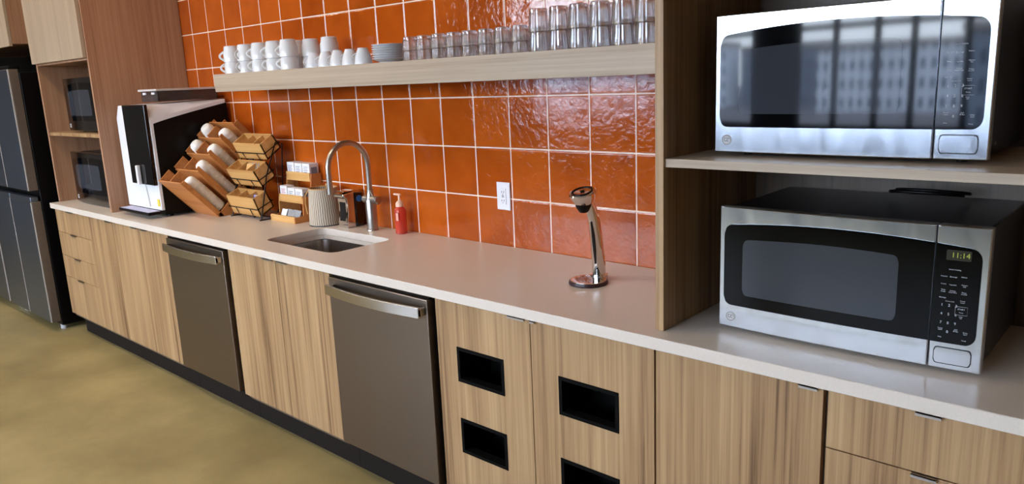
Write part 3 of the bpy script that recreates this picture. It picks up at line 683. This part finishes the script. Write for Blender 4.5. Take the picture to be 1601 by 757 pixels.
sp_ = [(-.467, .975), (-.02, .945)] + [(y, sidez(y) - .022) for y in reversed([-.467 + .44 * i / 10 for i in range(11)])]
sp_[0] = (-.467, .945)
MB().prism(sp_, 'x', x1 - .002, x1 + .003).build('side_panel', M['black'], t)
B(-3.20, -2.85, -.46, -.04, CT + .012, .9615).build('base', M['black'], t, .003)
fm = MB()
for fx in (-3.17, -2.88):
    for fy in (-.42, -.08): fm.cyl((fx, fy, CT), (fx, fy, CT + .0125), .018, 14)
fm.build('foot', M['black'], t)
fp = B(-3.135, -2.838, -.506, -.4855, 1.105, 1.552).build('display_panel', M['black_gloss'], t, .004)
B(-3.012, -2.988, -.530, -.5065, 1.105, 1.215).build('dispensing_spout', M['white_plastic'], fp, .006)
MB().tube([(-3.0, -.487, 1.10), (-2.985, -.488, 1.04), (-2.975, -.488, .975)], .004, 8).build('spout_seam', M['silver_paint'], t)
tr = B(-3.25, -2.84, -.560, -.486, .942, .958).build('drip_tray', M['black'], t, .003)
gm = B(-3.24, -2.85, -.553, -.489, .9583, .9605)
gm.build('tray_grate', M['lilac'], tr)
B(-2.872, -2.845, -.4885, -.4855, .985, 1.025).build('sticker', M['yellow'], t)
hp = MB(); hx0, hx1, hy0, hy1 = -3.10, -2.88, -.40, -.05
hp.box(hx0, hx1, hy0, hy0 + .004, 1.565, 1.622).box(hx0, hx0 + .004, hy0, hy1, 1.565, 1.622).box(hx1 - .004, hx1, hy0, hy1, 1.565, 1.622).box(hx0, hx1, hy1 - .004, hy1, 1.565, 1.622).box((hx0 + hx1) / 2 - .003, (hx0 + hx1) / 2 + .003, hy0 + .004, hy1 - .004, 1.565, 1.62)
h = hp.build('bean_hopper', M['smoke'], t); B(hx0 - .012, hx1 + .012, hy0 - .012, hy1 + .004, 1.6225, 1.634).build('hopper_lid', M['silver_paint'], h, .002)
bn = MB().box(hx0 + .006, (hx0 + hx1) / 2 - .005, hy0 + .006, hy1 - .006, 1.5655, 1.59).box((hx0 + hx1) / 2 + .005, hx1 - .006, hy0 + .006, hy1 - .006, 1.5655, 1.585)
tag(bn.build('coffee_beans', plain('roasted_beans', (52, 32, 24), .5, var=.5, scale=140, bump=1), h), kind='stuff')
lk = MB().box(hx0 + .03, hx0 + .07, hy0 - .004, hy0, 1.604, 1.616).box(hx1 - .075, hx1 - .035, hy0 - .004, hy0, 1.604, 1.616); lk.build('latch', M['white_plastic'], h)

# ---------------------------------------------------------------- cup and lid organiser
ox0, oxm, ox1 = -2.829, -2.70, -2.555
t = thing('cup_organizer', 'caramel wooden organizer with slanted slots full of paper cups', 'organizer', (-2.7, -.25, CT))
dv_ = Vector((0, .672, -.740)); nv = Vector((0, .740, .672)); step = Vector((0, .077, .082)); H0 = Vector((0, -.398, 1.118))
def quad(p, a0, a1, n0, n1):  # parallelogram corners in y,z around the row axis
    q = [p + dv_ * a0 + nv * n0, p + dv_ * a1 + nv * n0, p + dv_ * a1 + nv * n1, p + dv_ * a0 + nv * n1]; return [(c.y, c.z) for c in q]
def clip(poly, zmin):      # keep above the worktop and in front of the wall
    def cut(pl, f, g):
        r = []
        for i in range(len(pl)):
            a, b = pl[i], pl[(i + 1) % len(pl)]; fa, fb = f(a), f(b)
            if fa >= 0: r.append(a)
            if (fa >= 0) != (fb >= 0): s = fa / (fa - fb); r.append((a[0] + (b[0] - a[0]) * s, a[1] + (b[1] - a[1]) * s))
        return r
    return cut(cut(poly, lambda p: p[1] - zmin, None), lambda p: -.012 - p[0], None)
for nm, xa in (('side_wall', ox0), ('middle_wall', oxm - .004), ('side_wall', ox1 - .008)):
    w_ = MB()
    for k in range(4):
        P = H0 + step * k
        hi = .052 if nm != 'side_wall' or xa < -2.7 else -.005
        for q in (quad(P, -.066 if k == 0 else -.045, .40, -.050, -.030 if xa > -2.6 else .03), quad(P, .205, .60, -.050, .075)):
            q = clip(q, CT + .001)
            if len(q) > 2: w_.prism(q, 'x', xa, xa + .008)
    q = clip(quad(H0 + step * 4, -.02, .60, -.050, -.02), CT + .001); w_.prism(q, 'x', xa, xa + .008)
    w_.build(nm, M['bamboo_dark'], t)
for k in range(5):
    P = H0 + step * k; q = clip(quad(P, -.070 if k == 0 else -.03, .60, -.056, -.050), CT + .001)
    MB().prism(q, 'x', ox0 + .001, ox1 - .001).build('sloping_tray', M['bamboo_dark'], t)
def cup_stack(c, n, label, idx):
    o = thing('paper_cup_stack', label, 'paper cups', c, 'paper cups in the slanted organizer')
    q = (-dv_).to_track_quat('Z', 'Y').to_matrix()   # local z points out of the slot
    r0, r1, L = .029, .0395, .088
    mb = MB().lathe([(0, .0), (.0, 0)] if False else [(0, 0), (r0 - .002, 0), (r0, .002), (r1, L * .93), (r1 + .0022, L * .95), (r1 + .0022, L), (r1 - .001, L)], n=32)
    return o
protoP = None
def paper(c, label):
    """one nested column: cup bases point out of the slot"""
    global protoP
    if protoP is None:
        o = protoP = thing('nested_paper_cups', label, 'paper cups', (0, 0, 0), 'paper cups in the slanted organizer')
        R3 = Euler((0, 0, 0)).to_matrix(); q = (-dv_).to_track_quat('Z', 'Y').to_matrix()
        for i in range(14):
            z0 = -.0115 * i; mb = MB()
            rb, rr_ = .0275, .037
            prof = [(rr_ + .002, z0 - .082), (rr_ + .0022, z0 - .080), (rr_ + .001, z0 - .077), (rr_, z0 - .077), (rb + .001, z0 - .003), (rb, z0)] + ([(rb - .004, z0 + .0), (rb - .005, z0 - .003), (0, z0 - .003)] if i == 0 else [])
            mb.lathe(prof, n=28, mat=q); mb.build('cup', M['paper'], o)
    else: o = copy_tree(protoP, label)
    o.location = c; return o
def paper2(c, label, tilt=0):
    """nested cups: short shell of each cup shows as a ring, the outermost is a full cup with rounded lid end"""
    global protoP
    if protoP is None:
        o = protoP = thing('nested_paper_cups', label, 'paper cups', (0, 0, 0), 'paper cups in the slanted organizer')
        q = (-dv_).to_track_quat('Z', 'Y').to_matrix()
        MB().lathe([(0, .036), (.016, .036), (.026, .032), (.033, .022), (.0365, .006), (.0365, -.012), (.038, -.014), (.038, -.018), (.0365, -.019)], n=32, mat=q).build('cup', M['paper'], o)
        for i in range(10):
            z0 = -.019 - .0185 * i
            MB().lathe([(.0355, z0), (.0372, z0 - .001), (.0372, z0 - .0145), (.0385, z0 - .0155), (.0385, z0 - .018), (.0355, z0 - .0185)], n=28, mat=q).build('cup', M['paper'], o)
    else: o = copy_tree(protoP, label)
    o.location = c; return o
lv_name = ['bottom', 'second', 'third', 'top']
for k in range(4):
    P = H0 + step * k
    paper2((ox1 - .0545, P.y, P.z), 'column of white paper cups, right side of the %s slanted slot' % lv_name[k])
    e = (.020, .030, -.030, -.035)[k]
    paper2((ox0 + .0655, P.y + dv_.y * e, P.z + dv_.z * e), 'column of white paper cups, left side of the %s slanted slot' % lv_name[k])

# ---------------------------------------------------------------- wire rack with tilted boxes
t = thing('wire_rack', 'black wire stand that carries three tilted wooden boxes', 'rack', (-2.35, -.16, CT))
rk = MB(); bx0, bx1 = -2.502, -2.212
for x in (bx0 - .008, bx1 + .006):
    rk.tube([(x, -.245, CT + .003), (x, -.15, CT + .003), (x, -.135, CT + .02)], .0034, 8); rk.tube([(x, -.235, CT + .003), (x, -.175, 1.16), (x, -.105, 1.325)], .0034, 8)
    rk.tube([(x, -.15, CT + .003), (x, -.095, 1.02), (x, -.065, 1.32), (x, -.105, 1.325)], .0034, 8)
secs = {'top': [(-.193, 1.322), (-.115, 1.372), (-.068, 1.298), (-.156, 1.238)], 'middle': [(-.249, 1.184), (-.168, 1.231), (-.118, 1.148), (-.204, 1.098)], 'lowest': [(-.267, 1.042), (-.188, 1.076), (-.149, .985), (-.232, .940)]}
for nm, q in secs.items():
    f = lambda a, b, s: (a[0] + (b[0] - a[0]) * s, a[1] + (b[1] - a[1]) * s)
    lft = f(q[0], q[3], .60); rgt = f(q[1], q[2], .60)
    lo = (lft[0] - .007, lft[1]); ro = (rgt[0] + .007, rgt[1])
    rk.tube([(bx0 - .006, lo[0], lo[1]), (bx1 + .006, lo[0], lo[1]), (bx1 + .006, ro[0], ro[1]), (bx0 - .006, ro[0], ro[1]), (bx0 - .006, lo[0], lo[1])], .0030, 8)
    dl = math.hypot(q[2][0] - q[3][0], q[2][1] - q[3][1]); ey, ez = (q[2][0] - q[3][0]) / dl, (q[2][1] - q[3][1]) / dl
    b0 = (q[3][0] + ez * .006 - ey * .005, q[3][1] - ey * .006 - ez * .005); b1 = (q[2][0] + ez * .006 + ey * .005, q[2][1] - ey * .006 + ez * .005)
    for x in (bx0 + .07, bx1 - .07): rk.tube([(x, lo[0], lo[1]), (x, b0[0], b0[1]), (x, b1[0], b1[1]), (x, ro[0], ro[1])], .0027, 8)
rk.tube([(bx0 - .008, -.15, CT + .003), (bx1 + .006, -.15, CT + .003)], .0034, 8)
rk.build('wire_frame', M['wire'], t)
for nm, q in secs.items():
    o = thing('divided_box', 'small pale wooden divided box, %s of the three tilted in the wire stand' % nm, 'box', (-2.35, sum(p[0] for p in q) / 4, q[3][1]), 'tilted wooden boxes in the wire stand')
    Q = [Vector((0, p[0], p[1])) for p in q]; th = .007
    dn = ((Q[3] - Q[0]).normalized()); ac = (Q[1] - Q[0]).normalized()
    mb = MB()
    P2 = lambda *vs: [(v.y, v.z) for v in vs]
    mb.prism(P2(Q[0], Q[0] + ac * th, Q[3] + ac * th, Q[3]), 'x', bx0, bx1)      # front
    mb.prism(P2(Q[1] - ac * th, Q[1], Q[2], Q[2] - ac * th), 'x', bx0, bx1)      # back
    mb.prism(P2(Q[3] - dn * th, Q[2] - dn * th, Q[2], Q[3]), 'x', bx0, bx1)      # floor
    for x in (bx0, bx1 - th): mb.prism(P2(*Q), 'x', x, x + th)
    mb.build('box_body', M['bamboo'], o)
    for x in (bx0 + .095, bx0 + .19): MB().prism(P2(Q[0] + dn * .006 + ac * th, Q[1] + dn * .006 - ac * th, Q[2] - dn * th - ac * th, Q[3] - dn * th + ac * th), 'x', x, x + .005).build('divider', M['bamboo'], o)
    c = (Q[0] + Q[1] + Q[2] + Q[3]) / 4
    if nm == 'middle':
        for j in range(7):
            s = MB().box(-.030, .030, -.001, .001, -.026, .026); R = Matrix.Rotation(math.radians(-18 + 2 * j), 3, 'X')
            s.xf(lambda p: R @ p + Vector((bx0 + .15 + .008 * j, c.y - .006 + .004 * j, c.z + .024 + .001 * j)))
            tag(s.build('filter_packet', M['card_grey' if j % 2 else 'bamboo']), '%s paper packet, %s from the left in the middle tilted box' % (('brown', 'grey')[j % 2], (ord_ + ['ninth'])[j]), 'packet', 'paper packets in the middle tilted box')
    if nm == 'lowest':
        for j, mt in enumerate(('purple', 'card', 'purple', 'card', 'lilac')):
            s = MB().box(-.022, .022, -.003, .003, -.016, .016); R = Matrix.Rotation(math.radians(-40 + 18 * j), 3, 'X') @ Matrix.Rotation(math.radians(30 * j), 3, 'Y')
            s.xf(lambda p: R @ p + Vector((bx0 + .175 + .017 * j, c.y + .004 * (j % 2), c.z + .018)))
            tag(s.build('wrapped_sweet', M[mt]), '%s wrapped sweet, %s from the left in the lowest tilted box' % ('violet' if mt == 'purple' else 'white' if mt == 'card' else 'lilac', ord_[j]), 'packet', '%s packets in the lowest tilted box' % mt)

# ---------------------------------------------------------------- tea organiser
ta, tb = -2.175, -1.955
t = thing('tea_organizer', 'three-step wooden tea organizer beside the striped basket', 'organizer', (-2.06, -.09, CT))
for k, (y0, y1, z0, z1, nm) in enumerate(((-.192, -.135, CT, .955, 'tray_front'), (-.134, -.078, 1.015, 1.056, 'tray_front'), (-.077, -.012, 1.125, 1.170, 'tray_front'))):
    s = MB().box(ta, tb, y0, y0 + .007, z0, z1).box(ta, tb, y0 + .007, y1, z0 + .0, z0 + .006); s.build('tray', M['bamboo'], t, .001)
for x in (ta - .008, tb):
    q = [(-.192, CT), (-.010, CT), (-.010, 1.165), (-.070, 1.165), (-.075, 1.12), (-.085, 1.05), (-.130, 1.05), (-.135, 1.01), (-.138, .952), (-.192, .952)]
    MB().prism(q, 'x', x, x + .008).build('side_wall', M['bamboo_dark'] if x > -2 else M['bamboo'], t)
for k, (y0, z0, hts, dep) in enumerate(((-.1255, 1.0215, (.078, .070, .070), .046), (-.0695, 1.1315, (.088, .086, .086), .056))):
    for j in range(3):
        xa = ta + .003 + j * .0725; hh = hts[j]
        o = thing('tea_box', 'white tea box, %s from the left on the %s step of the tea organizer' % (ord_[j], ('middle', 'top')[k]), 'box', (xa + .034, y0 + dep / 2, z0), 'white tea boxes in the organizer')
        B(xa, xa + .067, y0, y0 + dep, z0, z0 + hh).build('carton', M['card'], o, .001)
        l = MB()
        for q in range(4): l.box(xa + .012, xa + .05 - .007 * (q % 2), y0 - .0006, y0, z0 + hh - .020 - .009 * q, z0 + hh - .017 - .009 * q)
        l.box(xa + .068 - .001, xa + .0676, y0 + .01, y0 + dep - .01, z0 + .02, z0 + hh - .02)
        l.build('printed_text', M[('ink_red', 'ink_green', 'ink')[j]] if k == 0 else M['ink'], o)
for j in range(4):
    s = MB().box(-.024, .024, -.0025, .0025, -.028, .028); R = Matrix.Rotation(math.radians(-24), 3, 'X') @ Matrix.Rotation(math.radians(6 * j), 3, 'Z')
    s.xf(lambda p: R @ p + Vector((-2.085 + .034 * j, -.168 + .010 * (j % 2), .957)))
    tag(s.build('tea_packet', M['card' if j == 0 else 'card_grey']), ('white tea sachet leaning at the left on the bottom step' if j == 0 else 'grey tea sachet in the bottom step, %s right of the white one' % ord_[j - 1]), 'packet')

# ---------------------------------------------------------------- basket, dispenser, faucet, soap, tap
bc = (-1.805, -.103, CT)
t = thing('striped_basket', 'tapered basket with slanting cream and brown stripes left of the faucet', 'basket', bc)
MB().lathe([(0, 0), (.080, 0), (.082, .004), (.079, .06), (.075, .13), (.071, .185), (.0685, .187), (.069, .18), (.073, .12), (.077, .02), (0, .010)], bc, 48).build('basket_body', M['fibre'], t)
MB().lathe([(.080, 0), (.0835, 0), (.0835, .005), (.080, .005), (.080, 0)], bc, 48).build('base_band', M['mw_shell'], t)
rimp = [(bc[0] + .0705 * math.cos(a * math.pi / 20), bc[1] + .0705 * math.sin(a * math.pi / 20), bc[2] + .187) for a in range(41)]
MB().tube(rimp, .0028, 8).build('rim', M['bamboo'], t)
hd = MB()
for s in (1,):
    hd.tube([(bc[0] - .062, bc[1] - .04, bc[2] + .18), (bc[0] - .085, bc[1] - .05, bc[2] + .15), (bc[0] - .092, bc[1] - .05, bc[2] + .10), (bc[0] - .088, bc[1] - .045, bc[2] + .05)], .003, 8)
hd.build('hanging_cord', M['bamboo'], t)
for j, (dx, dy, h, mt, lb) in enumerate(((.03, .01, .24, 'toe', 'dark brown stick standing up in the striped basket'), (.0, .025, .205, 'bamboo', 'pale stick standing up in the striped basket'))):
    tag(MB().cyl((bc[0] + dx, bc[1] + dy, CT + .012), (bc[0] + dx * 1.3, bc[1] + dy, CT + h), .006, 10).build('stirring_stick', M[mt]), lb, 'stick')

t = thing('chrome_dispenser', 'upright chrome dispenser with black back and blue badge beside the faucet', 'dispenser', (-1.62, -.075, CT))
prof = [(-.122, CT + .002), (-.124, CT + .03), (-.116, CT + .07), (-.116, CT + .12), (-.120, CT + .145), (-.135, CT + .158), (-.135, CT + .170), (-.070, CT + .178), (-.070, CT + .002)]
MB().prism(prof, 'x', -1.665, -1.590).build('chrome_front', M['chrome'], t, .005, 3)
MB().prism([(-.0695, CT), (-.0695, CT + .172), (-.022, CT + .168), (-.018, CT + .150), (-.018, CT)], 'x', -1.668, -1.587).build('back_housing', M['black_gloss'], t, .005, 3)
MB().prism([(-.1235, CT + .035), (-.1175, CT + .07), (-.1175, CT + .118), (-.119, CT + .128), (-.116, CT + .128), (-.114, CT + .118), (-.114, CT + .07), (-.119, CT + .035)], 'x', -1.650, -1.605).build('recessed_window', M['toe'], t)
MB().cyl((-1.588, -.045, CT + .140), (-1.584, -.045, CT + .140), .016, 24).build('badge', M['blue'], t)
MB().cyl((-1.665, -.120, CT + .160), (-1.672, -.120, CT + .160), .011, 20).build('knob', M['chrome'], t)
B(-1.66, -1.60, -.125, -.04, CT + .1785, CT + .184).build('lid', M['chrome'], t, .002)

fx, fy = -1.450, -.078
t = thing('kitchen_faucet', 'brushed nickel gooseneck faucet behind the sink', 'faucet', (fx, fy, CT))
MB().lathe([(0, 0), (.031, 0), (.031, .004), (.028, .008), (.0255, .009), (.0255, .145), (.024, .150), (.0175, .165), (.0155, .19), (.0155, .20), (0, .20)], (fx, fy, CT), 32).build('body', M['nickel'], t)
pts = [(fx, fy, CT + .195), (fx, fy, CT + .25), (fx, fy, CT + .315)]; R_ = .1115; cy, cz = fy - R_, CT + .315
pts += [(fx, cy + R_ * math.cos(math.pi * i / 16), cz + R_ * 1.03 * math.sin(math.pi * i / 16)) for i in range(1, 17)]
pts += [(fx, fy - 2 * R_, CT + .27), (fx, fy - 2 * R_, CT + .255)]
MB().tube(pts, .0128, 18).build('gooseneck', M['nickel'], t)
MB().cyl((fx, fy - 2 * R_, CT + .256), (fx, fy - 2 * R_, CT + .205), .0140, 20).build('spray_head', M['nickel'], t)
hh = MB().cyl((fx - .045, fy, CT + .150), (fx + .062, fy, CT + .150), .0185, 24).build('handle_hub', M['nickel'], t)
MB().tube([(fx + .055, fy - .005, CT + .140), (fx + .066, fy - .01, CT + .13), (fx + .035, fy - .03, CT + .205)], .003, 8).build('lever', M['chrome'], hh)

sx_, sy_ = -1.257, -.060
t = thing('soap_bottle', 'clear bottle of coral red hand soap with a pump, right of the faucet', 'soap bottle', (sx_, sy_, CT))
bb = MB().lathe([(0, 0), (.024, 0), (.0275, .003), (.0275, .108), (.025, .118), (.017, .126), (.014, .130), (0, .130)], (sx_, sy_, CT), 36).build('bottle', M['pink'], t)
MB().lathe([(0, .128), (.0185, .128), (.0185, .142), (.014, .150), (.008, .155), (.0055, .156), (.0055, .180), (0, .180)], (sx_, sy_, CT), 28).build('pump', M['pump'], t)
MB().box(sx_ - .036, sx_ + .010, sy_ - .006, sy_ + .006, CT + .1802, CT + .188).build('pump_spout', M['pump'], t, .003)
B(sx_ + .004, sx_ + .020, sy_ - .030, sy_ - .027, CT + .066, CT + .100).build('label_panel', M['label'], t)

cx_, cyy = -.006, -.290
t = thing('filtered_water_tap', 'curved chrome water tap with a round drip tray on the worktop', 'tap', (cx_, cyy, CT))
MB().lathe([(0, 0), (.066, 0), (.067, .004), (.065, .011), (.061, .012), (0, .012)], (cx_, cyy, CT), 48).build('tray_base', M['rubber'], t)
gr = MB().lathe([(.046, .0122), (.061, .0122), (.061, .0145), (.046, .0145), (.046, .0122)], (cx_, cyy, CT), 48)
for i in range(-4, 5):
    w_ = math.sqrt(max(0, .048 ** 2 - (i * .0105) ** 2)); gr.box(cx_ + i * .0105 - .0028, cx_ + i * .0105 + .0028, cyy - w_, cyy + w_, CT + .0122, CT + .0145)
gr.build('tray_grate', M['chrome'], t)
stem = [(-.222, .935), (-.224, .98), (-.229, 1.03), (-.236, 1.08), (-.246, 1.13), (-.262, 1.175), (-.280, 1.206), (-.296, 1.220)]
stem = [(cx_ - .004, y, z) for y, z in stem]
MB().cyl((cx_ - .004, -.222, CT), (cx_ - .004, -.222, CT + .018), .030, 32).build('stem_collar', M['chrome'], t)
MB().tube(stem, .02, 24, [(.0235, .0245), (.023, .024), (.0215, .023), (.0205, .022), (.019, .021), (.0175, .020), (.016, .019), (.015, .018)]).build('stem', M['chrome'], t)
MB().tube([(p[0] + .004, p[1] - .019 - .002 * i * 0, p[2]) for i, p in enumerate(stem[1:5])], .006, 12, [(.004, .008), (.006, .010), (.006, .010), (.003, .006)]).build('front_channel', M['mw_shell'], t)
ax = Vector((0, -.30, 1)).normalized(); q = ax.to_track_quat('Z', 'Y').to_matrix(); hc = Vector((cx_ - .004, -.302, 1.217))
hd = MB().lathe([(0, -.020), (.031, -.020), (.039, -.008), (.045, .010), (.046, .016), (.043, .020), (0, .020)], hc, 36, mat=q).build('head', M['chrome'], t)
MB().lathe([(.030, .0203), (.036, .0203), (.036, .0222), (.030, .0222), (.030, .0203)], hc, 36, mat=q).build('dial_ring', M['black'], hd)
MB().lathe([(0, .0203), (.010, .0203), (.010, .0225), (0, .0225)], hc, 4, mat=q).build('dial_mark', M['black'], hd)
MB().lathe([(0, -.020), (.027, -.0202), (.026, -.032), (.018, -.046), (.014, -.051), (0, -.051)], hc + Vector((0, -.004, 0)), 28, mat=Euler((math.radians(6), 0, 0)).to_matrix()).build('nozzle', M['black'], hd)
